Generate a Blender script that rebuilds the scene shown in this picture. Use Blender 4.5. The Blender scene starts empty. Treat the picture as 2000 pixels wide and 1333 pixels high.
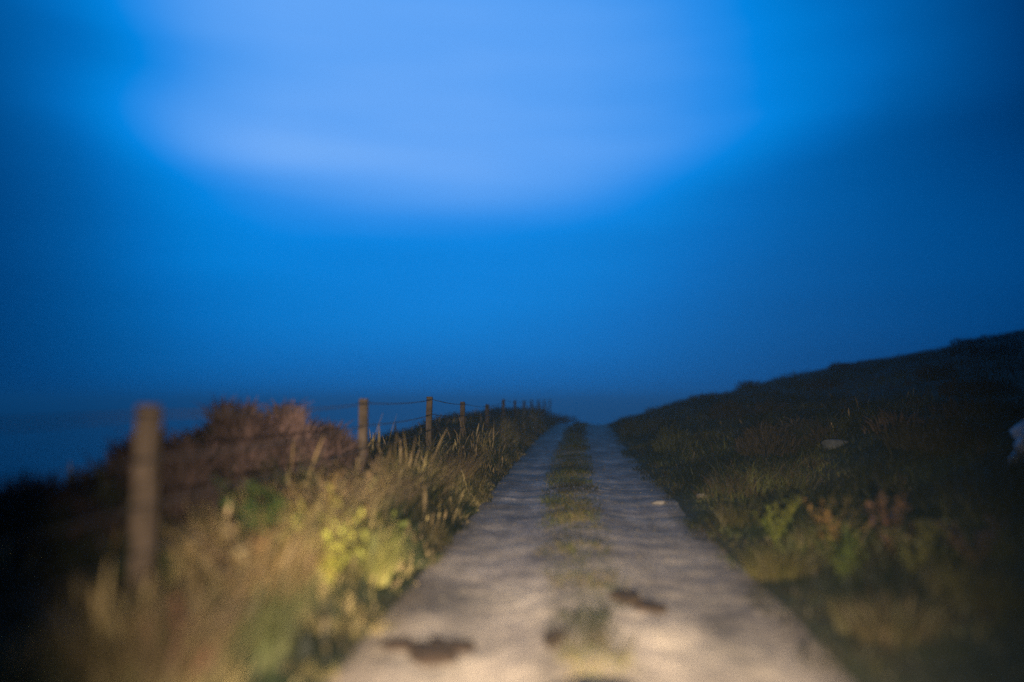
import bpy, math, random
import numpy as np
R = math.radians
rng = np.random.default_rng(11)
random.seed(5)
scene = bpy.context.scene
col = scene.collection

# ------------------------------------------------------------------ camera
CAM_H = 1.5
cam_d = bpy.data.cameras.new('camera')
cam = bpy.data.objects.new('camera', cam_d)
col.objects.link(cam)
cam.location = (0, 0, CAM_H)
cam.rotation_euler = (R(94.37), 0, R(4.23))
cam_d.lens = 28
cam_d.sensor_width = 36
cam_d.clip_start = 0.05
cam_d.clip_end = 12000
cam_d.dof.use_dof = True
cam_d.dof.focus_distance = 15.0
cam_d.dof.aperture_fstop = 0.225
scene.camera = cam

# ------------------------------------------------------------------ world: dusk sky
world = bpy.data.worlds.new('World')
scene.world = world
world.use_nodes = True
wt = world.node_tree
for n in list(wt.nodes):
    wt.nodes.remove(n)


def wn(kind, **kw):
    n = wt.nodes.new(kind)
    for k, v in kw.items():
        setattr(n, k, v)
    return n


def wmath(op, a, b=None, c=None):
    n = wn('ShaderNodeMath', operation=op)
    for i, v in enumerate((a, b, c)):
        if v is None:
            continue
        if isinstance(v, (int, float)):
            n.inputs[i].default_value = v
        else:
            wt.links.new(v, n.inputs[i])
    return n.outputs[0]


def wcurve(sock, pts, lo, hi):
    """piecewise smooth curve of a scalar through a colour ramp (grey)"""
    m = wn('ShaderNodeMapRange')
    m.inputs[1].default_value = lo
    m.inputs[2].default_value = hi
    wt.links.new(sock, m.inputs[0])
    r = wn('ShaderNodeValToRGB')
    r.color_ramp.interpolation = 'B_SPLINE'
    el_ = r.color_ramp.elements
    while len(el_) > 1:
        el_.remove(el_[-1])
    el_[0].position = (pts[0][0] - lo) / (hi - lo)
    el_[0].color = (pts[0][1],) * 3 + (1,)
    for p, v in pts[1:]:
        e = el_.new((p - lo) / (hi - lo))
        e.color = (v, v, v, 1)
    wt.links.new(m.outputs[0], r.inputs[0])
    return r.outputs[0]


tc = wn('ShaderNodeTexCoord')
sep = wn('ShaderNodeSeparateXYZ')
wt.links.new(tc.outputs['Generated'], sep.inputs[0])
DX, DY, DZ = sep.outputs
az = wmath('MULTIPLY', wmath('ARCTAN2', DX, DY), 180 / math.pi)      # degrees, + to the right of the track
el = wmath('MULTIPLY', wmath('ARCSINE', DZ), 180 / math.pi)
# soft cloud: stretched noise
mp = wn('ShaderNodeMapping')
mp.inputs['Scale'].default_value = (1.3, 1.3, 9.0)
wt.links.new(tc.outputs['Generated'], mp.inputs[0])
nz = wn('ShaderNodeTexNoise')
nz.inputs['Scale'].default_value = 1.3
nz.inputs['Detail'].default_value = 3.0
nz.inputs['Roughness'].default_value = 0.45
wt.links.new(mp.outputs[0], nz.inputs[0])
nzv = wmath('SUBTRACT', nz.outputs[0], 0.5)
bow = wmath('MULTIPLY', wmath('POWER', wmath('ABSOLUTE', wmath('MAXIMUM', wmath('MINIMUM', wmath('ADD', az, 8.0), 30.0), -30.0)), 2.0), -0.0052)
V = wcurve(wmath('ADD', el, bow), [(-9, .25), (-3, .28), (0, .30), (3.5, .36), (7, .45), (10, .52), (12.5, .585), (14.3, .76), (16, .93), (17.5, 1.0), (21, .93), (26, .90), (36, .80), (55, .55), (90, .48)], -10, 90)
H = wcurve(az, [(-180, .03), (-75, .06), (-45, .13), (-38, .26), (-34, .42), (-30.5, .64), (-26, .93), (-20, 1.02), (-10, 1.04), (0, .93), (6, .80), (11, .63), (16, .46), (22, .27), (28, .10), (33, .03), (45, .03), (180, .03)], -180, 180)
# upper left: a darker bank of cloud, then a brighter streak under it
def blob(a0, e0, sa, se):
    q = wmath('ADD', wmath('POWER', wmath('ABSOLUTE', wmath('DIVIDE', wmath('SUBTRACT', az, a0), sa)), 2.0),
              wmath('POWER', wmath('ABSOLUTE', wmath('DIVIDE', wmath('SUBTRACT', el, e0), se)), 2.0))
    return wmath('EXPONENT', wmath('MULTIPLY', q, -1.0))
I = wmath('MULTIPLY', V, H)
I = wmath('ADD', I, wmath('MULTIPLY', blob(29, 9, 13, 7.5), 0.085))
dark = wmath('MULTIPLY', blob(-32, 21.5, 11, 2.6), 0.24)
lite = wmath('MULTIPLY', blob(-23, 16.9, 9, 1.4), 0.15)
mod = wmath('ADD', wmath('SUBTRACT', lite, dark), wmath('MULTIPLY', nzv, 0.42))
I = wmath('MULTIPLY', I, wmath('ADD', mod, 1.0))
ramp = wn('ShaderNodeValToRGB')
ramp.color_ramp.interpolation = 'LINEAR'
stops = [(0.0, (0, .003, .012)), (.04, (0, .020, .085)), (.10, (0, .046, .19)), (.18, (0, .080, .30)), (.25, (0, .108, .39)),
         (.34, (0, .148, .52)), (.45, (0, .200, .66)), (.54, (.001, .235, .77)), (.66, (.026, .275, .84)), (.78, (.065, .320, .88)),
         (.92, (.112, .372, .93)), (1.02, (.150, .408, .95)), (1.25, (.23, .49, .97))]
stops = [(p * .8, c) for p, c in stops]
I = wmath('MULTIPLY', I, 0.8)
cr = ramp.color_ramp.elements
while len(cr) > 1:
    cr.remove(cr[-1])
cr[0].position = 0.0
cr[0].color = (*stops[0][1], 1)
for p, c in stops[1:]:
    cr.new(p).color = (*c, 1)
wt.links.new(I, ramp.inputs[0])
bg1 = wn('ShaderNodeBackground')
wt.links.new(ramp.outputs[0], bg1.inputs[0])
bg1.inputs[1].default_value = 1.0
sky = wn('ShaderNodeTexSky', sky_type='NISHITA', sun_disc=False)
sky.sun_elevation = R(-4)
sky.sun_rotation = R(-15)
tint = wn('ShaderNodeMix', data_type='RGBA', blend_type='MULTIPLY')
tint.inputs[0].default_value = 1.0
wt.links.new(sky.outputs[0], tint.inputs[6])
tint.inputs[7].default_value = (0.0, 0.5, 1.0, 1)
bg2 = wn('ShaderNodeBackground')
wt.links.new(tint.outputs[2], bg2.inputs[0])
bg2.inputs[1].default_value = 0.05
add = wn('ShaderNodeAddShader')
wt.links.new(bg1.outputs[0], add.inputs[0])
wt.links.new(bg2.outputs[0], add.inputs[1])
wo = wn('ShaderNodeOutputWorld')
wt.links.new(add.outputs[0], wo.inputs[0])

# ------------------------------------------------------------------ the lamp the walker carries (the photo's warm beam)
ld = bpy.data.lights.new('hand_lamp', 'SPOT')
lo_ = bpy.data.objects.new('hand_lamp', ld)
col.objects.link(lo_)
lo_.location = (0.10, -0.35, 1.22)
aim = np.array((-0.40, 9.0, 0.60)) - np.array(lo_.location)
from mathutils import Vector
lo_.rotation_euler = Vector(aim).to_track_quat('-Z', 'Y').to_euler()
ld.energy = 9800
ld.color = (1.0, 0.79, 0.58)
ld.spot_size = R(62)
ld.spot_blend = 1.0
ld.shadow_soft_size = 0.05

# ------------------------------------------------------------------ colour management
scene.view_settings.view_transform = 'Standard'
scene.view_settings.look = 'None'
scene.view_settings.exposure = 0.0
scene.view_settings.gamma = 1.0
scene.view_settings.use_curve_mapping = False
scene.render.use_motion_blur = False
scene.cycles.use_denoising = False
scene.cycles.sample_clamp_direct = 6.0
scene.cycles.sample_clamp_indirect = 2.0
scene.cycles.max_bounces = 5
scene.cycles.diffuse_bounces = 2
scene.cycles.transmission_bounces = 3
scene.cycles.caustics_reflective = False
scene.cycles.caustics_refractive = False


# ------------------------------------------------------------------ noise and terrain functions
def _hash(ix, iy, s):
    n = (ix * 374761393 + iy * 668265263 + s * 974634777) & 0xFFFFFFFF
    n = ((n ^ (n >> 13)) * 1274126177) & 0xFFFFFFFF
    return ((n ^ (n >> 16)) & 0xFFFF) / 65535.0


def vnoise(x, y, s=0):
    x = np.asarray(x, float); y = np.asarray(y, float)
    xi = np.floor(x).astype(np.int64); yi = np.floor(y).astype(np.int64)
    fx = x - xi; fy = y - yi
    fx = fx * fx * (3 - 2 * fx); fy = fy * fy * (3 - 2 * fy)
    a = _hash(xi, yi, s); b = _hash(xi + 1, yi, s); c = _hash(xi, yi + 1, s); d = _hash(xi + 1, yi + 1, s)
    return (a * (1 - fx) + b * fx) * (1 - fy) + (c * (1 - fx) + d * fx) * fy


def fbm(x, y, s=0, o=4):
    v = 0; a = .5
    for k in range(o):
        v = v + a * vnoise(np.asarray(x) * 2 ** k, np.asarray(y) * 2 ** k, s + k * 17)
        a *= .5
    return v / (1 - .5 ** o)


def sstep(a, b, x):
    t = np.clip((np.asarray(x, float) - a) / (b - a), 0, 1)
    return t * t * (3 - 2 * t)


def xc(y):
    return 0.12 + 0.0006 * np.maximum(0, np.asarray(y, float) - 14) ** 2


def road_z(y):
    y = np.asarray(y, float)
    return 0.30 * sstep(8, 42, y) - 0.0035 * np.maximum(0, y - 41) ** 2


HW = 1.48                                                # half width of the track


def ground_z(x, y):
    x = np.asarray(x, float); y = np.asarray(y, float)
    s = x - xc(y)
    base = 0.30 * sstep(8, 42, y) - 0.0035 * np.maximum(0, y - 41) ** 2
    base = np.maximum(base, -9)
    # left: bank with the fence, then the slope down to the water
    u = -s
    left = 0.34 * sstep(HW, 2.25, u) + sstep(15, 30, y) * 0.22 * sstep(1.7, 3.0, u)
    left = left - 0.40 * np.maximum(0, u - 4.6) - 0.006 * np.maximum(0, u - 4.6) ** 2
    left = np.maximum(left, -32)
    # right: shallow ditch, then the hillside
    v = s - HW
    hill = np.interp(v, [0, .6, 1.2, 2.3, 3.3, 7.9, 20.7, 60, 160], [0.03, .10, .18, .50, .88, 2.0, 4.55, 12.0, 20])
    hill = hill - 0.16 * np.exp(-((v - 1.9) / .5) ** 2) * (1 - sstep(14, 20, y))
    z = base + np.where(u > HW, left, 0) + np.where(v > 0, hill, 0)
    out = np.clip((np.abs(s) - HW) / 1.0, 0, 1)
    z = z + out * ((fbm(x * .8, y * .8, 3) - .5) * .22 + (fbm(x * 3, y * 3, 9, 2) - .5) * .07)
    z = z + np.clip((v - 4) / 8, 0, 1) * (fbm(x * .16, y * .16, 21) - .5) * 1.0
    z = z - 0.07 * (1 - sstep(HW - .25, HW + .02, np.abs(s)))
    return z


def track_z(x, y):
    s = np.asarray(x, float) - xc(y)
    z = road_z(y)
    z = z + 0.05 * np.exp(-(s / .38) ** 2) - 0.025 * np.exp(-((np.abs(s) - .82) / .35) ** 2)
    z = z + (fbm(x * 1.3, np.asarray(y) * .9, 31) - .5) * .03
    z = z + (fbm(np.asarray(x) * 5, np.asarray(y) * 5, 41, 3) - .5) * .022
    # cross ripples further up
    z = z + (vnoise(np.asarray(x) * .9, np.asarray(y) * 2.3, 77) - .5) * .026 * sstep(6, 11, y)
    edge = np.clip((np.abs(s) - (HW - .05)) / .25, 0, 1)
    return z - edge * .12


# ------------------------------------------------------------------ mesh helpers
def tag(o, label=None, cat=None, group=None, kind=None):
    if label: o['label'] = label
    if cat: o['category'] = cat
    if group: o['group'] = group
    if kind: o['kind'] = kind
    return o


def mesh_obj(name, verts, faces, mat, parent=None, smooth=True, colors=None):
    verts = np.asarray(verts, np.float32)
    me = bpy.data.meshes.new(name)
    if isinstance(faces, np.ndarray):
        nf, k = faces.shape
        me.vertices.add(len(verts)); me.vertices.foreach_set('co', verts.ravel())
        me.loops.add(nf * k); me.loops.foreach_set('vertex_index', faces.astype(np.int32).ravel())
        me.polygons.add(nf)
        me.polygons.foreach_set('loop_start', np.arange(0, nf * k, k, dtype=np.int32))
        me.polygons.foreach_set('loop_total', np.full(nf, k, np.int32))
    else:
        me.from_pydata(verts.tolist(), [], faces)
    me.update(calc_edges=True)
    me.validate()
    if smooth:
        me.polygons.foreach_set('use_smooth', np.ones(len(me.polygons), bool))
    if colors is not None:
        a = me.color_attributes.new('tint', 'FLOAT_COLOR', 'POINT')
        c = np.ones((len(verts), 4), np.float32); c[:, :3] = colors
        a.data.foreach_set('color', c.ravel())
    me.materials.append(mat)
    o = bpy.data.objects.new(name, me)
    col.objects.link(o)
    if parent: o.parent = parent
    return o


def empty(name, loc=(0, 0, 0), rz=0):
    o = bpy.data.objects.new(name, None)
    col.objects.link(o)
    o.location = loc
    o.rotation_euler = (0, 0, rz)
    return o


def grid(xs, ys, fz):
    X, Y = np.meshgrid(xs, ys)
    Z = fz(X, Y)
    v = np.stack([X.ravel(), Y.ravel(), Z.ravel()], 1)
    nx, ny = len(xs), len(ys)
    i = np.arange(nx * ny).reshape(ny, nx)
    f = np.stack([i[:-1, :-1].ravel(), i[:-1, 1:].ravel(), i[1:, 1:].ravel(), i[1:, :-1].ravel()], 1)
    return v, f


# ------------------------------------------------------------------ materials
def new_mat(name):
    m = bpy.data.materials.new(name)
    m.use_nodes = True
    nt = m.node_tree
    return m, nt, nt.nodes['Principled BSDF']


def noise_node(nt, scale, detail=4, rough=.55, vec=None):
    n = nt.nodes.new('ShaderNodeTexNoise')
    n.inputs['Scale'].default_value = scale
    n.inputs['Detail'].default_value = detail
    n.inputs['Roughness'].default_value = rough
    if vec is not None: nt.links.new(vec, n.inputs['Vector'])
    return n


def ramp_node(nt, sock, stops):
    r = nt.nodes.new('ShaderNodeValToRGB')
    e = r.color_ramp.elements
    while len(e) < len(stops): e.new(.5)
    for k, (p, c) in enumerate(stops):
        e[k].position = p
    for k, (p, c) in enumerate(stops):
        e[k].position = p; e[k].color = (*c, 1)
    nt.links.new(sock, r.inputs[0])
    return r


def noisy_mat(name, scale, stops, rough=.9, bump=.3, bscale=30, spec=.3, bdist=.02):
    m, nt, b = new_mat(name)
    tcn = nt.nodes.new('ShaderNodeTexCoord')
    n = noise_node(nt, scale, 6, .6, tcn.outputs['Object'])
    r = ramp_node(nt, n.outputs[0], stops)
    nt.links.new(r.outputs[0], b.inputs['Base Color'])
    b.inputs['Roughness'].default_value = rough
    b.inputs['Specular IOR Level'].default_value = spec
    bn = noise_node(nt, bscale, 5, .6, tcn.outputs['Object'])
    bp = nt.nodes.new('ShaderNodeBump')
    bp.inputs['Strength'].default_value = bump
    bp.inputs['Distance'].default_value = bdist
    nt.links.new(bn.outputs[0], bp.inputs['Height'])
    nt.links.new(bp.outputs[0], b.inputs['Normal'])
    return m


def foliage_mat(name, rough=.55, trans=.25, spec=.25):
    m, nt, b = new_mat(name)
    a = nt.nodes.new('ShaderNodeAttribute'); a.attribute_name = 'tint'
    nt.links.new(a.outputs['Color'], b.inputs['Base Color'])
    b.inputs['Roughness'].default_value = rough
    b.inputs['Specular IOR Level'].default_value = spec
    t = nt.nodes.new('ShaderNodeBsdfTranslucent')
    nt.links.new(a.outputs['Color'], t.inputs['Color'])
    mx = nt.nodes.new('ShaderNodeMixShader'); mx.inputs[0].default_value = trans
    nt.links.new(b.outputs[0], mx.inputs[1]); nt.links.new(t.outputs[0], mx.inputs[2])
    nt.links.new(mx.outputs[0], nt.nodes['Material Output'].inputs[0])
    return m


M_grass = foliage_mat('grass_blades')
M_leaf = foliage_mat('broad_leaves', .42, .3, .45)
M_frond = foliage_mat('bracken_fronds', .7, .2, .15)
M_heath = foliage_mat('heath_sprigs', .8, .1, .1)
M_soil = noisy_mat('turf_soil', 2.2, [(.3, (.012, .014, .008)), (.5, (.024, .026, .012)), (.7, (.040, .034, .018))], .95, .6, 14, .15, .05)
M_stem = noisy_mat('woody_stem', 20, [(.3, (.03, .018, .01)), (.7, (.08, .05, .03))], .85, .4, 60, .2, .004)
M_post = noisy_mat('weathered_timber', 7, [(.3, (.026, .019, .014)), (.5, (.050, .037, .027)), (.72, (.080, .060, .045))], .85, .5, 45, .2, .006)
M_wire = noisy_mat('galvanised_wire', 9, [(.3, (.02, .02, .022)), (.7, (.05, .045, .04))], .7, .1, 80, .2, .001)
M_dung = noisy_mat('dried_dung', 16, [(.3, (.022, .014, .009)), (.55, (.036, .023, .015)), (.75, (.058, .038, .026))], .9, .8, 55, .2, .012)
M_blotch = noisy_mat('near_black', 9, [(.3, (.006, .005, .004)), (.7, (.018, .014, .010))], .55, .6, 30, .3, .015)
M_stone = noisy_mat('pale_stone', 9, [(.3, (.24, .22, .20)), (.5, (.36, .34, .31)), (.7, (.50, .48, .45))], .9, .5, 40, .3, .01)
M_grit = noisy_mat('track_grit', 5, [(.3, (.06, .055, .05)), (.5, (.11, .10, .085)), (.7, (.17, .15, .125))], .9, .3, 60, .2, .004)
M_darkstone = noisy_mat('lichened_stone', 8, [(.3, (.04, .045, .05)), (.7, (.09, .095, .10))], .9, .5, 30, .2, .01)
M_palegrit = noisy_mat('dull_stone', 9, [(.3, (.14, .13, .12)), (.7, (.26, .24, .22))], .9, .5, 40, .3, .01)
M_boulder = noisy_mat('chalky_boulder', 3, [(.3, (.50, .54, .54)), (.6, (.66, .69, .68)), (.8, (.76, .78, .77))], .9, .6, 14, .3, .02)

# gravel track
m, nt, b = new_mat('gravel_track'); M_track = m
tcn = nt.nodes.new('ShaderNodeTexCoord')
big = noise_node(nt, 1.1, 5, .6, tcn.outputs['Object'])
r1 = ramp_node(nt, big.outputs[0], [(.32, (.185, .163, .145)), (.46, (.310, .272, .228)), (.58, (.415, .364, .292)), (.72, (.475, .418, .330))])
vor = nt.nodes.new('ShaderNodeTexVoronoi'); vor.inputs['Scale'].default_value = 38
nt.links.new(tcn.outputs['Object'], vor.inputs['Vector'])
sp = nt.nodes.new('ShaderNodeSeparateColor'); nt.links.new(vor.outputs['Color'], sp.inputs[0])
r2 = ramp_node(nt, sp.outputs[0], [(0, (.55, .55, .57)), (.6, (1, .98, .95)), (1, (1.35, 1.3, 1.2))])
mxn = nt.nodes.new('ShaderNodeMix'); mxn.data_type = 'RGBA'; mxn.blend_type = 'MULTIPLY'; mxn.inputs[0].default_value = .75
nt.links.new(r1.outputs[0], mxn.inputs[6]); nt.links.new(r2.outputs[0], mxn.inputs[7])
ta = nt.nodes.new('ShaderNodeAttribute'); ta.attribute_name = 'tint'
mt2 = nt.nodes.new('ShaderNodeMix'); mt2.data_type = 'RGBA'; mt2.blend_type = 'MULTIPLY'; mt2.inputs[0].default_value = 1
nt.links.new(mxn.outputs[2], mt2.inputs[6]); nt.links.new(ta.outputs['Color'], mt2.inputs[7])
nt.links.new(mt2.outputs[2], b.inputs['Base Color'])
b.inputs['Roughness'].default_value = .85
b.inputs['Specular IOR Level'].default_value = .25
fin = noise_node(nt, 22, 6, .65, tcn.outputs['Object'])
ad = nt.nodes.new('ShaderNodeMath'); ad.operation = 'SUBTRACT'
nt.links.new(fin.outputs[0], ad.inputs[0]); nt.links.new(vor.outputs['Distance'], ad.inputs[1])
bp = nt.nodes.new('ShaderNodeBump'); bp.inputs['Strength'].default_value = .45; bp.inputs['Distance'].default_value = .014
nt.links.new(ad.outputs[0], bp.inputs['Height']); nt.links.new(bp.outputs[0], b.inputs['Normal'])

# water
m, nt, b = new_mat('dusk_sea'); M_sea = m
b.inputs['Base Color'].default_value = (.004, .012, .022, 1)
b.inputs['Roughness'].default_value = .22
tcn = nt.nodes.new('ShaderNodeTexCoord')
wv = noise_node(nt, .5, 4, .6, tcn.outputs['Object'])
bp = nt.nodes.new('ShaderNodeBump'); bp.inputs['Strength'].default_value = .25; bp.inputs['Distance'].default_value = .3
nt.links.new(wv.outputs[0], bp.inputs['Height']); nt.links.new(bp.outputs[0], b.inputs['Normal'])

# ------------------------------------------------------------------ the setting
xs = np.concatenate([np.arange(-110, -12, 4), np.arange(-12, -5, .5), np.arange(-5, 8, .12), np.arange(8, 24, .5), np.arange(24, 150, 4)])
ys = np.concatenate([np.arange(-30, 0, 2), np.arange(0, 16, .14), np.arange(16, 48, .4), np.arange(48, 80, 1.5), np.arange(80, 260, 8)])
v, f = grid(xs, ys, ground_z)
tag(mesh_obj('ground', v, f, M_soil), kind='structure')

ss = np.linspace(-1.72, 1.72, 87)
yy = np.concatenate([np.arange(-6, 2.5, .25), np.arange(2.5, 14, .045), np.arange(14, 30, .12), np.arange(30, 62, .4)])
S, Y = np.meshgrid(ss, yy)
X = S + xc(Y)
Z = track_z(X, Y)
i = np.arange(S.size).reshape(S.shape)
f = np.stack([i[:-1, :-1].ravel(), i[:-1, 1:].ravel(), i[1:, 1:].ravel(), i[1:, :-1].ravel()], 1)
# worn streaks along the ruts, damp stains and muddier shoulders (the gravel's own colour)
st = (fbm(S * 4.5, Y * .55, 151, 4) - .5) * 1.0 + (fbm(S * 1.6, Y * 1.4, 155, 4) - .5) * .9
damp = .50 * np.exp(-((X + .98) / .38) ** 2 - ((Y - 6.15) / .42) ** 2) + .35 * np.exp(-((X - .95) / .30) ** 2 - ((Y - 5.6) / 1.0) ** 2) + .35 * np.exp(-((X - 1.2) / .35) ** 2 - ((Y - 8.5) / 1.1) ** 2)
damp = damp * (.5 + 1.0 * fbm(X * 3, Y * 3, 157, 3))
earth = sstep(1.05, 1.45, np.abs(S)) * (.35 + .5 * fbm(X * 2, Y * 1.2, 159, 3)) + .35 * np.exp(-((S + .05) / .33) ** 2) * fbm(X * 3, Y * 1.5, 161, 3)
g = np.clip(1 + st, .45, 1.5)
tn = np.stack([g, g, g], -1) * (1 - damp)[..., None] * np.array([1, 1, 1.]) + damp[..., None] * np.array([.16, .17, .20])
tn = tn * (1 - earth)[..., None] + earth[..., None] * np.array([.34, .29, .22])
tag(mesh_obj('track', np.stack([X.ravel(), Y.ravel(), Z.ravel()], 1), f, M_track, colors=tn.reshape(-1, 3)), kind='structure')

n = 48
ring = [(9000 * math.cos(2 * math.pi * k / n), 9000 * math.sin(2 * math.pi * k / n), -25) for k in range(n)]
tag(mesh_obj('sea', [(0, 0, -25)] + ring, [(0, 1 + k, 1 + (k + 1) % n) for k in range(n)], M_sea, smooth=False), kind='structure')


# ------------------------------------------------------------------ grass
def blades(pos, h, w, ang, lean, bend, colr, segs=3, tip=.12, head=None, tipcol=None):
    n = len(pos)
    ts = np.linspace(0, 1, segs + 1)
    side = np.stack([np.cos(ang), np.sin(ang), np.zeros(n)], 1)
    ld_ = np.stack([np.cos(lean), np.sin(lean), np.zeros(n)], 1)
    V = np.zeros((n, segs + 1, 2, 3)); C = np.zeros((n, segs + 1, 2, 3))
    for k, t in enumerate(ts):
        c = pos + ld_ * (h * bend * t ** 1.8)[:, None]
        c = c + np.array([0, 0, 1.]) * (h * (t - .35 * bend * t * t))[:, None]
        if head is None:
            ww = w * ((1 - t) * .9 + tip) if t > 0 else w * .7
        else:
            ww = w * head[k]
        V[:, k, 0] = c - side * (ww / 2)[:, None] if not np.isscalar(ww) else c - side * ww / 2
        V[:, k, 1] = c + side * (ww / 2)[:, None] if not np.isscalar(ww) else c + side * ww / 2
        cc = colr if tipcol is None else colr * (1 - t) + tipcol * t
        C[:, k, 0] = cc; C[:, k, 1] = cc
    m_ = 2 * (segs + 1)
    base = (np.arange(n) * m_)[:, None]
    q = []
    for k in range(segs):
        q.append(np.concatenate([base + 2 * k, base + 2 * k + 1, base + 2 * k + 3, base + 2 * k + 2], 1))
    F = np.stack(q, 1).reshape(-1, 4)
    return V.reshape(-1, 3), F, C.reshape(-1, 3)


def join(parts):
    vs, fs, cs = [], [], []
    o = 0
    for v, f, c in parts:
        vs.append(v); fs.append(f + o); cs.append(c); o += len(v)
    return np.concatenate(vs), np.concatenate(fs), np.concatenate(cs)


GREEN = np.array([.066, .074, .020]); DKGREEN = np.array([.016, .024, .010])
STRAW = np.array([.235, .188, .080]); TAN = np.array([.150, .108, .052]); RUST = np.array([.085, .042, .027]); LIME = np.array([.17, .19, .035])


def grass_colour(x, y, pal, seed, sc=.9):
    """mix of a palette by slow noise plus blade jitter"""
    n = len(x)
    a = fbm(x * sc, y * sc, seed, 3); b_ = fbm(x * sc + 50, y * sc, seed + 5, 3)
    k = np.clip((a - .5) * 4.2 + .5 + rng.normal(0, .17, n), 0, .999) * (len(pal) - 1)
    i0 = k.astype(int); fr = (k - i0)[:, None]
    p = np.array(pal)
    c = p[i0] * (1 - fr) + p[np.minimum(i0 + 1, len(pal) - 1)] * fr
    return c * (0.35 + 1.25 * np.clip((b_ - .5) * 3 + .5, 0, 1))[:, None] * rng.uniform(.7, 1.3, n)[:, None]


def scatter(n, y0, y1, s0, s1, ypow=1.0):
    y = y0 + (y1 - y0) * rng.random(n) ** ypow
    s = rng.uniform(s0, s1, n)
    return s + xc(y), y, s


def patch(n, y0, y1, s0, s1, hfun, wid, pal, seed, bend=(.15, .7), ypow=1.0, stalks=0.0, keep=None, leandir=None, sc=.9):
    x, y, s = scatter(n, y0, y1, s0, s1, ypow)
    if keep is not None:
        k = keep(x, y, s)
        x, y, s = x[k], y[k], s[k]
    n = len(x)
    z = np.where(np.abs(s) < HW, np.maximum(track_z(x, y), ground_z(x, y)), ground_z(x, y)) - .015
    h = hfun(x, y, s) * rng.uniform(.55, 1.12, n)
    w = wid * rng.uniform(.6, 1.4, n)
    ang = rng.uniform(0, math.pi, n)
    lean = rng.uniform(-math.pi, math.pi, n)
    if leandir is not None:
        lean = leandir + rng.normal(0, .8, n)
    c = grass_colour(x, y, pal, seed, sc)
    pos = np.stack([x, y, z], 1)
    out = [blades(pos, h, w, ang, lean, rng.uniform(*bend, n), c)]
    if stalks:
        j = rng.random(n) < stalks
        if j.any():
            hh = h[j] * rng.uniform(1.05, 1.4, j.sum())
            cc = grass_colour(x[j], y[j], [TAN, STRAW, TAN * 1.1], seed + 3)
            out.append(blades(pos[j], hh, w[j] * 1.0, ang[j], lean[j], rng.uniform(.05, .35, j.sum()), cc, segs=5, head=[.4, .35, .35, .8, 1.5, .3], tipcol=cc * 1.05))
    return out


def clump(x, y, sc, seed, lo=.35, hi=.75):
    return np.clip((fbm(x * sc, y * sc, seed, 2) - lo) / (hi - lo), 0, 1)


PAL_VERGE = [DKGREEN * .6, GREEN * .7, STRAW * .8, GREEN * 1.3, TAN, STRAW * 1.35, STRAW, GREEN * .8, TAN * .7, DKGREEN]
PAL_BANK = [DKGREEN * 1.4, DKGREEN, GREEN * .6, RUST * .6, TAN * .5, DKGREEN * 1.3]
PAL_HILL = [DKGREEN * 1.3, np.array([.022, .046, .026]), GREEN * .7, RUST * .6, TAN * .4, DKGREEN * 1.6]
PAL_RIGHT = [DKGREEN, GREEN * .8, GREEN * 1.5, TAN * .7, GREEN * 1.1, RUST * .9, GREEN * .6, DKGREEN]
PAL_RIGHT_NEAR = [p * .70 for p in PAL_RIGHT]
PAL_STRIP = [GREEN * .8, TAN * .9, GREEN * 1.2, TAN, GREEN * .75, GREEN]

# left verge, from short at the gravel to tall on the bank
verge_h = lambda x, y, s: (.10 + .50 * sstep(1.35, 1.95, -s)) * (.35 + .9 * clump(x, y, 1.6, 61)) * np.interp(y, [2, 4, 6, 9], [.45, .62, .85, 1.0])
P = patch(26000, 2.0, 14, -2.55, -1.30, verge_h, .012, PAL_VERGE, 101, (.2, .9), 1.0, .03, sc=1.5,
          keep=lambda x, y, s: (-s > 1.42 + .22 * (fbm(x * 2, y * 2, 71, 2) - .5) * 2))
P += patch(16000, 14, 46, -2.45, -1.32, lambda x, y, s: verge_h(x, y, s) * .95, .018, PAL_VERGE, 101, (.2, .8), 1.3, .06,
           keep=lambda x, y, s: (-s > 1.44 + .2 * (fbm(x * 2, y * 2, 71, 2) - .5) * 2))
v, f, c = join(P)
tag(mesh_obj('verge_grass', v, f, M_grass, colors=c), 'tall straw and green grass leaning over the left edge of the track', 'grass', kind='stuff')

# bank and slope behind the fence
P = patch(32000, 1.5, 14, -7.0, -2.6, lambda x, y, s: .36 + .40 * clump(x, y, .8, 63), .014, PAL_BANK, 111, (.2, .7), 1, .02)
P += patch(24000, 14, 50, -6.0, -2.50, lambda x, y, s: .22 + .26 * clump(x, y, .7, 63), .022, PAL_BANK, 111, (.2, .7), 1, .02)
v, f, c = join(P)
tag(mesh_obj('bank_grass', v, f, M_grass, colors=c), 'dark rough grass on the bank behind the wire fence', 'grass', kind='stuff')

# strip between the wheel ruts
def strip_keep(x, y, s):
    c_ = np.interp(y, [3, 5, 8, 12, 30], [.04, .03, -.08, -.16, -.16])
    hw = np.interp(y, [3, 4.5, 5.5, 8, 10, 46], [.20, .19, .22, .34, .38, .40]) * (.82 + .36 * fbm(x * 0 + 3, y * .6, 81, 2))
    p = np.interp(y, [3, 4.4, 5.2, 6.2, 7.5, 9, 12], [.6, .55, .42, .40, .45, .6, .75])
    c_ = c_ + .14 * (fbm(x * 0 + 9, y * .8, 89, 3) - .5)
    e = np.clip(1.15 - (np.abs(s - c_) / (hw * 1.15)) ** 1.1, 0, 1)
    nn = np.clip((.65 * fbm(x * 5.5, y * 1.3, 83, 3) + .35 * fbm(x * 9, y * 6, 87, 2) - .36) * 5, 0, 1)
    fill = np.interp(y, [6, 10, 14], [.05, .35, .6])
    return rng.random(len(x)) < p * e * (fill + (1 - fill) * nn)


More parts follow.
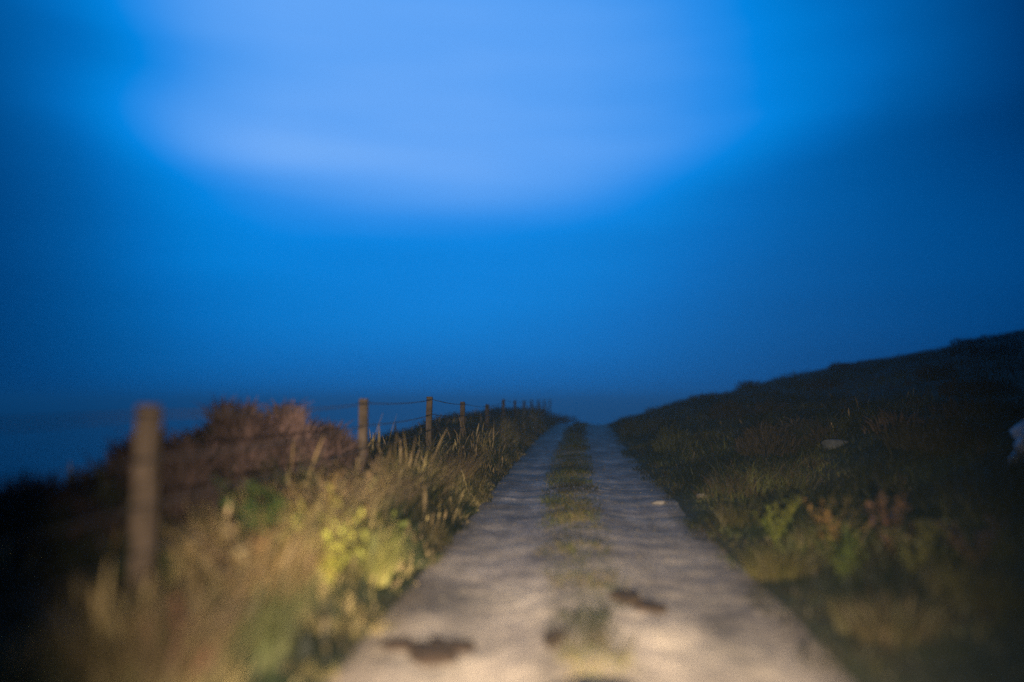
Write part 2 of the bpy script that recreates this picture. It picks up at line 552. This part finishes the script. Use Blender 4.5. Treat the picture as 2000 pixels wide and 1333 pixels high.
P = patch(110000, 2.5, 46, -.65, .55, lambda x, y, s: (.05 + .07 * clump(x, y, 1.5, 85)) * np.interp(y, [4, 9, 12], [1, 1, 1.5]), .009, PAL_STRIP, 121, (.3, 1.0), 1.5, 0, keep=strip_keep)
v, f, c = join(P)
tag(mesh_obj('strip_grass', v, f, M_grass, colors=c), 'short worn grass along the middle of the gravel track', 'grass', kind='stuff')

# right verge and hillside
P = patch(34000, 3, 15, 1.05, 5.8, lambda x, y, s: (.09 + .26 * sstep(1.4, 2.3, s)) * (.4 + 1.0 * clump(x, y, 1.3, 91)), .011, PAL_RIGHT_NEAR, 131, (.2, .9), 1, 0,
          keep=lambda x, y, s: (s > np.interp(y, [4, 8], [1.46, 1.34]) + .5 * (fbm(x * 1.3, y * 1.3, 93, 3) - .5) * 2))
P += patch(60000, 15, 48, 1.05, 7, lambda x, y, s: (.10 + .24 * sstep(1.5, 2.4, s)) * (.6 + .8 * clump(x, y, .9, 91)), .02, [p * .55 for p in PAL_RIGHT], 131, (.2, .8), 1.1, .003,  # far grass coloured darker to stand in for weaker beam light
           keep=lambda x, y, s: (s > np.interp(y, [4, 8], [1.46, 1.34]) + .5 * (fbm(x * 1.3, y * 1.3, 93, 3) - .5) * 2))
v, f, c = join(P)
tag(mesh_obj('roadside_grass', v, f, M_grass, colors=c), 'low dark green grass along the right edge of the track', 'grass', kind='stuff')
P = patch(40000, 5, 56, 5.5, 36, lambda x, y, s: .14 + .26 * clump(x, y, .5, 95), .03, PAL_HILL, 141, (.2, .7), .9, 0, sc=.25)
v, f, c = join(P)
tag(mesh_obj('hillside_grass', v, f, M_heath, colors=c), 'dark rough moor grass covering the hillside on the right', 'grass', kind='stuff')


# ------------------------------------------------------------------ fence
def box_post(w, d, h, seed, tilt):
    """a square sawn post, slightly twisted, with chamfered weathered top"""
    r = random.Random(seed)
    levels = [-.35, 0, .25 * h, .5 * h, .75 * h, h - .03, h - .006, h]
    sc = [1, 1, .99, .985, .98, .975, .93, .80]
    vs = []
    ch = .12
    prof = [(-1 + ch, -1), (1 - ch, -1), (1, -1 + ch), (1, 1 - ch), (1 - ch, 1), (-1 + ch, 1), (-1, 1 - ch), (-1, -1 + ch)]
    for z, s in zip(levels, sc):
        ox, oy = r.uniform(-.004, .004), r.uniform(-.004, .004)
        a = r.uniform(-.03, .03)
        for px, py in prof:
            x, y = px * w / 2 * s, py * d / 2 * s
            x, y = x * math.cos(a) - y * math.sin(a), x * math.sin(a) + y * math.cos(a)
            vs.append((x + ox + tilt[0] * z, y + oy + tilt[1] * z, z + (r.uniform(-.006, .006) if z > h - .05 else 0)))
    fs = []
    k = len(prof)
    for l in range(len(levels) - 1):
        for j in range(k):
            fs.append((l * k + j, l * k + (j + 1) % k, (l + 1) * k + (j + 1) % k, (l + 1) * k + j))
    fs.append(tuple((len(levels) - 1) * k + j for j in range(k)))
    fs.append(tuple(reversed(range(k))))
    return vs, fs


def tube(pts, rad, sides=6):
    pts = np.asarray(pts, float)
    n = len(pts)
    rad = np.broadcast_to(np.asarray(rad, float), (n,))
    tan = np.gradient(pts, axis=0)
    tan /= np.linalg.norm(tan, axis=1)[:, None] + 1e-9
    ref = np.where(np.abs(tan[:, 2:3]) > .9, np.array([[1., 0, 0]]), np.array([[0, 0, 1.]]))
    a = np.cross(tan, ref); a /= np.linalg.norm(a, axis=1)[:, None] + 1e-9
    b = np.cross(tan, a)
    th = np.linspace(0, 2 * math.pi, sides, endpoint=False)
    v = pts[:, None] + rad[:, None, None] * (np.cos(th)[None, :, None] * a[:, None] + np.sin(th)[None, :, None] * b[:, None])
    i = np.arange(n * sides).reshape(n, sides)
    j = np.roll(i, -1, 1)
    f = np.stack([i[:-1].ravel(), j[:-1].ravel(), j[1:].ravel(), i[1:].ravel()], 1)
    return v.reshape(-1, 3), f


fence = tag(empty('wire_fence', (xc(4.5) - 2.52, 4.5, 0)), 'wire fence on square wooden posts running along the bank left of the track', 'fence')
FX, FY = fence.location[0], fence.location[1]
post_y = [-4.5, 0.0, 4.37, 9.05, 13.4, 17.5, 22.4, 27.2, 31.6, 36.0, 40.3, 45.0, 49.5, 54.0]
top_off = [0, -.02, -.02, .035, .09, .0, -.07, .09, .06, .07, .1, .13, .12, .15]          # height of the post top against the eye
tops = []
for k, (py, to) in enumerate(zip(post_y, top_off)):
    px = float(xc(py)) - 2.52
    gz = float(ground_z(px, py))
    top = CAM_H + to
    if py > 43: gz = max(gz, 0.35)
    h = max(.8, top - gz)
    w = .092 + .018 * random.Random(k).random()
    tilt = (random.Random(k + 90).uniform(-.018, .018), random.Random(k + 50).uniform(-.02, .02))
    vs, fs = box_post(w, w, h, k, tilt)
    vs = [(x + px - FX, y + py - FY, z + top - h) for x, y, z in vs]
    mesh_obj('post', vs, fs, M_post, fence, smooth=False)
    tops.append((px - FX + tilt[0] * h + .062, py - FY, top))
for d in (.05, .30, .55, .80):
    pts = []
    for (a, b_) in zip(tops[:-1], tops[1:]):
        for t in np.linspace(0, 1, 9)[:-1]:
            pts.append((a[0] * (1 - t) + b_[0] * t, a[1] * (1 - t) + b_[1] * t, a[2] * (1 - t) + b_[2] * t - d - .03 * 4 * t * (1 - t)))
    pts.append((tops[-1][0], tops[-1][1], tops[-1][2] - d))
    v, f = tube(pts, .0062, 5)
    mesh_obj('wire', v, f, M_wire, fence)


# ------------------------------------------------------------------ plants
def bracken_meshes(seed, height, nfr, colr, spread=.25):
    r = np.random.default_rng(seed + 70)
    n = nfr * 70
    k = 12
    ca = r.uniform(0, 6.28, k); cq = spread * np.sqrt(r.random(k))
    ch = height * .90 * (1.0 - .40 * (cq / spread) ** 2) * r.uniform(.88, 1.0, k)
    w = r.integers(0, k, n)
    t = r.random(n) ** .6
    a = r.uniform(0, 6.28, n); q = .30 * np.abs(r.normal(0, .62, n)) * (1.2 - .75 * t)
    pos = np.stack([np.cos(ca[w]) * cq[w] + np.cos(a) * q, np.sin(ca[w]) * cq[w] + np.sin(a) * q, ch[w] * t * .92], 1)
    c = np.array(colr) * r.uniform(.5, 1.5, (n, 1)) * r.uniform(.45, 1.55, k)[w][:, None]
    return blades(pos,   .16 * r.uniform(.4, 1.5, n), .024 * r.uniform(.6, 1.4, n), r.uniform(0, 3.14, n), a + r.normal(0, .5, n), r.uniform(.1, .9, n), c, segs=2, tip=.15)


BR = 'bracken clumps behind and below the fence'


def plant(name, x, y, label, cat, group, builder, mat, part=None, rz=0):
    z = float(ground_z(x, y))
    v, f, c = builder
    if part is None:
        o = mesh_obj(name, v, f, mat, colors=c)
    o.location = (x, y, z - .02)
    o.rotation_euler = (0, 0, rz)
    return tag(o, label, cat, group)


BRK = np.array([.060, .038, .034])  # left clumps use darkened copies, shade put into their colour
plant('bracken_plant', -3.15, 8.2, 'tall rust red bracken clump behind the fence, the highest of the mound', 'bracken', BR, bracken_meshes(1, 1.42, 90, BRK, .55), M_frond)
plant('bracken_plant', -3.45, 7.4, 'dark red bracken clump behind the fence, left shoulder of the rust mound', 'bracken', BR, bracken_meshes(2, 1.40, 85, BRK * .8, .55), M_frond)
plant('bracken_plant', -2.95, 9.0, 'orange brown bracken clump behind the fence, right shoulder of the rust mound', 'bracken', BR, bracken_meshes(3, 1.04, 90, BRK * .9, .62), M_frond)
plant('bracken_plant', -3.3, 6.2, 'dark bracken clump close behind the nearest fence post on its right side', 'bracken', BR, bracken_meshes(4, 1.10, 70, BRK * .5, .5), M_frond)
plant('bracken_plant', -3.5, 4.9, 'low black looking bracken clump behind the nearest fence post on its left side', 'bracken', BR, bracken_meshes(5, .80, 60, BRK * .4, .5), M_frond)
plant('bracken_plant', -2.9, 10.2, 'short brown bracken clump between the second and third visible fence posts', 'bracken', BR, bracken_meshes(6, .60, 55, BRK * .8, .45), M_frond)


# broad leaved dock: rosette of long leaves, some with a rusty seed spike
def leaf(base, az_, length, width, rise, droop, colr, r, n=7):
    d = np.array([math.cos(az_), math.sin(az_), 0]); s = np.array([-math.sin(az_), math.cos(az_), 0])
    V, C, F = [], [], []
    tw = r.uniform(-.5, .5)
    for k in range(n + 1):
        t = k / n
        c = base + d * length * (t * math.cos(rise)) + np.array([0, 0, 1.]) * length * (t * math.sin(rise) - droop * t * t)
        w = width * (math.sin(math.pi * min(1, t * .93 + .06)) ** .75) * (.35 + .65 * min(1, t * 2.2)) + .003
        wave = math.sin(t * 14 + tw * 9) * .012
        sd = s * math.cos(tw) + np.array([0, 0, 1.]) * math.sin(tw)
        V += [c - sd * w / 2 + np.array([0, 0, .18 * w + wave]), c, c + sd * w / 2 + np.array([0, 0, .18 * w - wave])]
        C += [colr, colr * 1.25, colr]
    for k in range(n):
        o = 3 * k
        F += [(o, o + 1, o + 4, o + 3), (o + 1, o + 2, o + 5, o + 4)]
    return np.array(V), np.array(F), np.array(C)


def dock(name, x, y, seed, size, nl, colr, label, group, spike=None):
    r = random.Random(seed)
    root = tag(empty(name, (x, y, float(ground_z(x, y)) - .02), r.uniform(0, 6)), label, 'plant', group)
    lv, st = [], []
    for k in range(nl):
        a = r.uniform(0, 6.28); out = size * .62 * math.sqrt(r.random()); h = size * r.uniform(.55, 1.15)
        pts = np.array([(math.cos(a) * out * t ** 1.4, math.sin(a) * out * t ** 1.4, h * t) for t in np.linspace(0, 1, 6)])
        v1, f1 = tube(pts, np.linspace(.006, .002, 6), 5)
        st.append((v1, f1, np.tile(np.array(colr) * .6, (len(v1), 1))))
        cs = np.array(colr) * r.uniform(.6, 1.35) * np.array([r.uniform(.85, 1.2), 1, r.uniform(.8, 1.2)])
        for q in range(15):
            t = r.uniform(.25, 1.0)
            b_ = pts[0] * 0 + np.array([np.interp(t, np.linspace(0, 1, 6), pts[:, i_]) for i_ in range(3)])
            L = size * r.uniform(.10, .21) * (1.15 - .4 * t)
            lv.append(leaf(b_, r.uniform(0, 6.28), L, L * r.uniform(.22, .42), r.uniform(-.1, 1.1), r.uniform(.1, .5), cs * r.uniform(.7, 1.3), r, 4))
    v, f, c = join(lv)
    mesh_obj('leaves', v, f, M_leaf, root, colors=c)
    v, f, c = join(st)
    mesh_obj('stem', v, f, M_frond, root, colors=c)
    return root


DK = 'broad leaved plants in the left verge'
LM = (.26, .25, .045)
dock('leafy_weed', -1.74, 5.7, 3, .62, 16, (.38, .36, .075), 'bright yellow green broad leaved plant, brightest thing in the left verge', DK)
dock('leafy_weed', -1.98, 6.35, 4, .62, 15, (.23, .175, .07), 'straw coloured broad leaved plant behind the brightest plant', DK)
dock('leafy_weed', -1.60, 6.9, 5, .42, 12, (.16, .19, .045), 'mid green broad leaved plant at the road edge right of the brightest plant', DK)
dock('leafy_weed', -2.0, 5.2, 6, .60, 14, (.06, .10, .02), 'deep green broad leaved plant left of the brightest plant in the verge', DK)
dock('leafy_weed', -1.88, 4.45, 7, .58, 14, (.21, .155, .075), 'orange tan withered plant in front of and right of the nearest fence post', DK)
dock('leafy_weed', -1.78, 8.5, 8, .45, 12, (.17, .14, .07), 'brown green broad leaved plant in the verge beside the second fence post', DK)
dock('leafy_weed', -1.75, 3.5, 9, .42, 11, (.13, .07, .04), 'dim red brown withered plant in the lower left of the verge', DK)
dock('leafy_weed', -2.05, 7.3, 10, .60, 15, (.22, .18, .09), 'pale buff broad leaved plant standing highest in the lit verge', DK)
RG = 'broad leaved plants beside the right edge of the track'
dock('leafy_weed', 2.02, 8.2, 13, .48, 14, (.14, .16, .030), 'yellow green broad leaved plant at the right edge of the track', RG)
dock('leafy_weed', 2.38, 7.6, 14, .52, 14, (.17, .12, .040), 'ochre broad leaved plant just right of the yellow green one', RG)
dock('leafy_weed', 2.80, 7.3, 15, .60, 13, (.13, .075, .042), 'dull rust coloured broad leaved plant, on the right verge nearest the dark slope', RG)
dock('leafy_weed', 2.10, 6.5, 16, .42, 13, (.085, .11, .025), 'dark green low plant below the ochre one on the right verge', RG)
dock('leafy_weed', 2.55, 6.2, 17, .45, 13, (.11, .11, .035), 'dull olive broad leaved plant below the rust coloured one on the right verge', RG)
dock('leafy_weed', 3.15, 6.6, 18, .45, 12, (.10, .07, .045), 'dim brown broad leaved plant, rightmost of the verge plants', RG)


def tussock(x, y, seed, rad, h, colr, label, group, n=900):
    r = np.random.default_rng(seed)
    a = r.uniform(0, 6.283, n); q = rad * np.sqrt(r.random(n)) * .5
    pos = np.stack([np.cos(a) * q, np.sin(a) * q, np.full(n, -.02)], 1)
    c = np.array(colr) * r.uniform(.55, 1.4, (n, 1)) * np.stack([np.ones(n), r.uniform(.85, 1.15, n), r.uniform(.7, 1.2, n)], 1)
    v, f, c = blades(pos, h * r.uniform(.5, 1.1, n), .011 * r.uniform(.6, 1.4, n), r.uniform(0, 3.14, n), a + r.normal(0, .5, n), r.uniform(.2, .95, n), c, segs=4)
    o = mesh_obj('grass_tussock', v, f, M_grass, colors=c)
    o.location = (x, y, float(ground_z(x, y)))
    return tag(o, label, 'grass tussock', group)


TG = 'grass tussocks on the left verge'
for (x, y, sd, rad, h, c_, lab) in [  # nearest ones darkened in colour, standing in for falloff towards the corner
    (-1.95, 4.9, 1, .55, .62, (.170, .122, .056), 'orange tan grass tussock in front of the rust bracken mound'),
    (-2.10, 5.9, 2, .50, .62, (.240, .190, .085), 'buff grass tussock left of the brightest yellow weed'),
    (-2.15, 7.0, 3, .50, .66, (0.232, 0.167, 0.096), 'pale rounded grass tussock topping the lit verge'),
    (-1.75, 4.1, 4, .50, .50, (.055, .058, .022), 'olive grass tussock at the lower left beside the gravel'),
    (-1.62, 6.3, 5, .35, .45, (.190, .190, .055), 'yellow green grass tussock leaning over the gravel below the brightest weed'),
    (-2.0, 8.4, 6, .45, .60, (0.124, 0.088, 0.056), 'grey buff grass tussock at the foot of the second fence post'),
    (-1.9, 10.4, 7, .50, .62, (0.136, 0.094, 0.050), 'tan grass tussock between the second and third fence posts'),
    (-1.85, 12.8, 8, .50, .62, (0.124, 0.088, 0.043), 'tan grass tussock near the third fence post'),
    (-1.9, 3.5, 9, .50, .52, (.075, .055, .030), 'dim brown grass tussock in the lower left corner of the verge')]:
    tussock(x, y, sd, rad * 1.1, h, c_, lab, TG, 520)
TR = 'grass tussocks on the right verge'
for (x, y, sd, rad, h, c_, lab) in [
    (1.75, 7.0, 21, .45, .30, (0.068, 0.059, 0.019), 'olive grass tussock edging the gravel on the right'),
    (2.0, 9.6, 22, .50, .36, (0.062, 0.053, 0.022), 'olive brown grass tussock beside the right gravel edge behind the yellow green weed'),
    (2.75, 5.6, 23, .55, .36, (0.056, 0.050, 0.019), 'dark olive grass tussock low on the right verge'),
    (1.95, 5.2, 24, .50, .26, (0.062, 0.050, 0.022), 'brown green grass tussock beside the near right gravel edge'),
    (2.4, 12.4, 25, .50, .36, (0.068, 0.050, 0.031), 'brown grass tussock behind the small pale stone')]:
    tussock(x, y, sd, rad * 1.2, h, c_, lab, TR, 380)


# heath shrubs on the skyline and along the crest
def shrub(seed, rad, height, colr, n):
    r = np.random.default_rng(seed)
    k = r.integers(4, 7)
    cx = r.normal(0, rad * .45, (k, 2)); ch = height * r.uniform(.55, 1.0, k); cr_ = rad * r.uniform(.4, .75, k)
    which = r.integers(0, k, n)
    th = r.uniform(0, 2 * math.pi, n); ph = np.arccos(r.uniform(0, 1, n)); rr = r.uniform(.55, 1.05, n)
    pos = np.stack([cx[which, 0] + cr_[which] * rr * np.sin(ph) * np.cos(th), cx[which, 1] + cr_[which] * rr * np.sin(ph) * np.sin(th), ch[which] * rr * np.cos(ph) * .9], 1)
    c = np.array(colr) * r.uniform(.5, 1.5, n)[:, None] * (0.7 + .6 * r.random(k)[which])[:, None]
    return blades(pos, np.full(n, .16) * r.uniform(.6, 1.4, n), np.full(n, .035) * r.uniform(.6, 1.4, n), r.uniform(0, 3.14, n), th, r.uniform(.2, .8, n), c, segs=2, tip=.3)


def heath(x, y, seed, rad, h, colr, label, group, n=900):
    z = float(ground_z(x, y))
    root = tag(empty('heath_shrub', (x, y, z - .03)), label, 'shrub', group)
    v, f, c = shrub(seed, rad, h, colr, n)
    mesh_obj('foliage', v, f, M_heath, root, colors=c)
    r = random.Random(seed)
    parts = []
    for k in range(5):
        a = r.uniform(0, 6.28)
        pts = [(math.cos(a) * rad * .5 * t * t, math.sin(a) * rad * .5 * t * t, -.05 + h * .75 * t) for t in np.linspace(0, 1, 5)]
        v1, f1 = tube(pts, np.linspace(.02, .006, 5), 5)
        parts.append((v1, f1, np.zeros((len(v1), 3))))
    v, f, c = join(parts)
    mesh_obj('stem', v, f, M_stem, root)
    return root


HS = 'shrubs along the skyline of the right hillside'
hd = (.022, .026, .014)
for (x, y, sd, rd, hh, lab) in [
    (3.0, 36.5, 1, .8, .60, 'low dark shrub beside the crest of the track, first on its right'),
    (4.6, 39.0, 2, .60, .55, 'dark pointed shrub at the foot of the right skyline'),
    (6.6, 39.5, 3, .55, .45, 'small dark shrub a third of the way up the right skyline'),
    (8.6, 40.0, 4, .80, .60, 'wide dark shrub at the hump of the right skyline'),
    (13.5, 40.5, 5, .7, .4, 'low dark shrub halfway along the right skyline'),
    (19.5, 41.0, 6, .8, .45, 'dark shrub highest on the right skyline near the picture edge')]:
    heath(x, y, sd, rd, hh, hd, lab, HS)
HL = 'shrubs along the crest of the left bank'
hl = (.030, .024, .022)
for (x, y, sd, rd, hh, lab) in [
    (-3.4, 20.5, 11, .8, .42, 'dark shrub behind the fence at the left end of the bank crest'),
    (-3.5, 25.0, 12, .9, .50, 'broad purple brown shrub behind the fence in the middle of the bank crest'),
    (-3.1, 30.0, 13, .8, .40, 'purple brown shrub behind the fence right of the middle of the bank crest'),
    (-2.6, 37.0, 14, .8, .38, 'dark shrub behind the row of far fence posts'),
    (-0.95, 45.5, 15, .9, .65, 'dark rounded shrub closing the right end of the left bank')]:
    heath(x, y, sd, rd, hh, hl, lab, HL)
NB = 'dark shrubs filling the bank behind the near fence posts'
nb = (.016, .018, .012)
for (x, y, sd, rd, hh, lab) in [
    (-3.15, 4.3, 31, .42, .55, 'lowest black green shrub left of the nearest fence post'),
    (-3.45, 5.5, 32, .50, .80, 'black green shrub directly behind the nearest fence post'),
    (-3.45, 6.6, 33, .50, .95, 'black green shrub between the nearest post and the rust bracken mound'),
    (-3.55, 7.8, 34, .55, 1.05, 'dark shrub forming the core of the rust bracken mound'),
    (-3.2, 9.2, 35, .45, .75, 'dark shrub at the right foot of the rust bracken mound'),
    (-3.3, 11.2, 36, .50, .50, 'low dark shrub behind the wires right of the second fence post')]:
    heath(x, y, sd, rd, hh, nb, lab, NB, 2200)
RB = 'low shrubs on the slope right of the track'
for (x, y, sd, rd, hh, c_, lab) in [
    (4.0, 15.5, 21, .9, .65, (.03, .022, .016), 'brown heather shrub low on the right slope beyond the verge plants'),
    (3.0, 20.0, 22, .8, .75, (.035, .036, .016), 'olive shrub at the right edge of the track before the crest'),
    (5.3, 22.0, 23, 1.0, .65, (.024, .018, .016), 'dark purple shrub in the middle of the right slope'),
    (5.0, 11.0, 24, .6, .35, (.020, .018, .014), 'dark low shrub above the rust coloured dock'),
    (2.75, 27.5, 25, .7, .75, (.028, .028, .016), 'dark olive shrub at the right edge of the track near the crest')]:
    heath(x, y, sd, rd, hh, c_, lab, RB, 2000)


hr = random.Random(8)
for k in range(16):
    y = hr.uniform(10, 34); x = float(xc(y)) + 1.5 + hr.uniform(3.2, 4 + y * .42)
    heath(x, y, 200 + k, hr.uniform(.4, .9), hr.uniform(.25, .45), (hr.uniform(.018, .034), hr.uniform(.018, .026), hr.uniform(.012, .020)),
          'dark heather shrub, one of many scattered over the unlit right hillside', 'heather shrubs scattered over the right hillside', 700)

# ------------------------------------------------------------------ stones and dung
def rock(seed, sx, sy, sz, sub=3, rough=.25):
    import bmesh
    bm = bmesh.new()
    bmesh.ops.create_icosphere(bm, subdivisions=sub, radius=1)
    vs = np.array([v.co[:] for v in bm.verts]); fs = [tuple(v.index for v in f.verts) for f in bm.faces]
    bm.free()
    n = fbm(vs[:, 0] * 1.3 + seed * 7.1, vs[:, 1] * 1.3 + vs[:, 2] * 1.7, seed, 3) - .5
    n2 = fbm(vs[:, 0] * 4 + seed, vs[:, 1] * 4 - vs[:, 2] * 3, seed + 3, 2) - .5
    vs = vs * (1 + n * rough * 3 + n2 * rough * .6)[:, None]
    vs = np.sign(vs) * np.abs(vs) ** .85
    return vs * np.array([sx, sy, sz]), fs


def stone(name, x, y, seed, sx, sy, sz, mat, label, cat, group=None, sink=.3, rz=0, zoff=0):
    v, f = rock(seed, sx, sy, sz, 4 if name == 'boulder' else 3, .55 if name == 'boulder' else .25)
    o = mesh_obj(name, v, f, mat, smooth=True)
    s = abs(x - float(xc(y)))
    g = max(float(track_z(x, y)), float(ground_z(x, y))) if s < HW else float(ground_z(x, y))
    o.location = (x, y, g + sz * (1 - 2 * sink) * .5 + zoff)
    o.rotation_euler = (0, 0, rz)
    return tag(o, label, cat, group)


stone('stone', 1.95, 12.2, 3, .085, .07, .05, M_grit, 'small pale stone lying in the grass just right of the track', 'stone')
stone('stone', 1.28, 12.0, 4, .10, .07, .035, M_palegrit, 'flat pale stone at the right edge of the gravel track', 'stone')
stone('stone', 4.5, 14.0, 5,   .24, .15, .10, M_darkstone, 'long grey stone half buried in the dark right hillside', 'stone')
stone('boulder', 4.98, 8.6, 6, .46, .30, .30, M_boulder, 'pale blue grey boulder on the dark slope at the right edge of the photo', 'boulder')


def splat(seed, parts):
    """a flattened dropping: overlapping low lobes joined in one height field"""
    xs_ = np.linspace(-.5, .5, 70)
    X, Y = np.meshgrid(xs_, xs_ * .7)
    H_ = np.zeros_like(X) - .02
    for (cx, cy, rx, ry, h) in parts:
        q = ((X - cx) / rx) ** 2 + ((Y - cy) / ry) ** 2
        q = q + (fbm(X * 11 + seed, Y * 11, seed, 4) - .5) * 2.2
        H_ = np.maximum(H_, .42 * h * np.sqrt(np.clip(1 - q, 0, 1)) + np.where(q < 1, .003, -.02))
    H_ = H_ + np.where(H_ > 0, (fbm(X * 22, Y * 22, seed + 1, 2) - .5) * .012, 0)
    nx = 70
    i = np.arange(nx * nx).reshape(nx, nx)
    f = np.stack([i[:-1, :-1].ravel(), i[:-1, 1:].ravel(), i[1:, 1:].ravel(), i[1:, :-1].ravel()], 1)
    keep = (H_.ravel()[f] > 0).any(1)
    f = f[keep]
    used = np.unique(f)
    re = -np.ones(nx * nx, int); re[used] = np.arange(len(used))
    return np.stack([X.ravel(), Y.ravel(), H_.ravel()], 1)[used], re[f]


def dung(x, y, seed, parts, mat, label, cat='dung', name='dung_pat', group='dung pats on the gravel track', rz=0):
    v, f = splat(seed, parts)
    c, s = math.cos(rz), math.sin(rz)
    wx = x + v[:, 0] * c - v[:, 1] * s; wy = y + v[:, 0] * s + v[:, 1] * c
    zz = track_z(wx, wy)
    z0 = float(track_z(x, y))
    v2 = np.stack([wx - x, wy - y, v[:, 2] + zz - z0 + .004], 1)
    o = mesh_obj(name, v2, f, mat)
    o.location = (x, y, z0)
    return tag(o, label, cat, group)


dung(-.87, 4.95, 2, [(-.20, .06, .10, .12, .05), (-.06, .03, .11, .10, .055), (.05, -.10, .13, .17, .075), (.20, .10, .10, .12, .05), (.02, .18, .05, .07, .03)], M_dung,
     'long scattered brown dung pat across the left wheel rut')
dung(-.12, 5.02, 4, [(0, 0, .065, .14, .05), (.05, .13, .04, .06, .03)], M_dung, 'small round brown dung pat left of the grass strip')
dung(.475, 6.05, 6, [(-.06, .08, .13, .17, .08), (.07, -.10, .12, .15, .07)], M_dung, 'reddish brown wedge shaped dung pat in the right wheel rut')
dung(.14, 4.22, 8, [(0, 0, .22, .10, .03), (.1, -.08, .2, .1, .03), (-.08, -.06, .16, .09, .03)], M_blotch,  # flat near-black lobes at the near end of the strip
     'low black patch on the grass strip at the bottom of the photo', 'peat', 'black_blotch', None)

# loose gravel, countless little stones
parts = []
import bmesh
bm = bmesh.new(); bmesh.ops.create_icosphere(bm, subdivisions=1, radius=1)
iv = np.array([v.co[:] for v in bm.verts]); ifc = np.array([[v.index for v in f.verts] for f in bm.faces]); bm.free()
n = 5200
y = 2.6 + 26 * rng.random(n) ** 1.9
s = np.where(rng.random(n) < .5, rng.normal(0, .35, n), rng.uniform(-1.45, 1.45, n))
s = np.clip(s, -1.45, 1.45)
x = s + xc(y)
z = track_z(x, y)
sz = .005 + .011 * rng.random(n) ** 4
scl = np.stack([sz * rng.uniform(.7, 1.5, n), sz * rng.uniform(.7, 1.5, n), sz * rng.uniform(.5, .9, n)], 1)
V = iv[None] * scl[:, None] * (1 + .25 * (rng.random((n, len(iv), 1)) - .5)) + np.stack([x, y, z + sz * .2], 1)[:, None]
F = (ifc[None] + (np.arange(n) * len(iv))[:, None, None]).reshape(-1, 3)
tag(mesh_obj('gravel', V.reshape(-1, 3), F, M_grit, smooth=False), 'loose small stones strewn over the track', 'gravel', kind='stuff')

# ------------------------------------------------------------------ the damp evening air
L = 9600
hv = [(x, y, z) for z in (-26.2, 10.0) for x, y in ((-L, -L), (L, -L), (L, L), (-L, L))]
hf = [(3, 2, 1, 0), (4, 5, 6, 7), (0, 1, 5, 4), (1, 2, 6, 5), (2, 3, 7, 6), (3, 0, 4, 7)]
hm = bpy.data.materials.new('damp_air'); hm.use_nodes = True
nt = hm.node_tree; nt.nodes.clear()
pv = nt.nodes.new('ShaderNodeVolumePrincipled'); pv.inputs['Density'].default_value = .0022; pv.inputs['Anisotropy'].default_value = .72; pv.inputs['Color'].default_value = (.60, .96, 1.0, 1)
ou = nt.nodes.new('ShaderNodeOutputMaterial'); nt.links.new(pv.outputs[0], ou.inputs['Volume'])
tag(mesh_obj('haze', hv, hf, hm, smooth=False), kind='stuff')
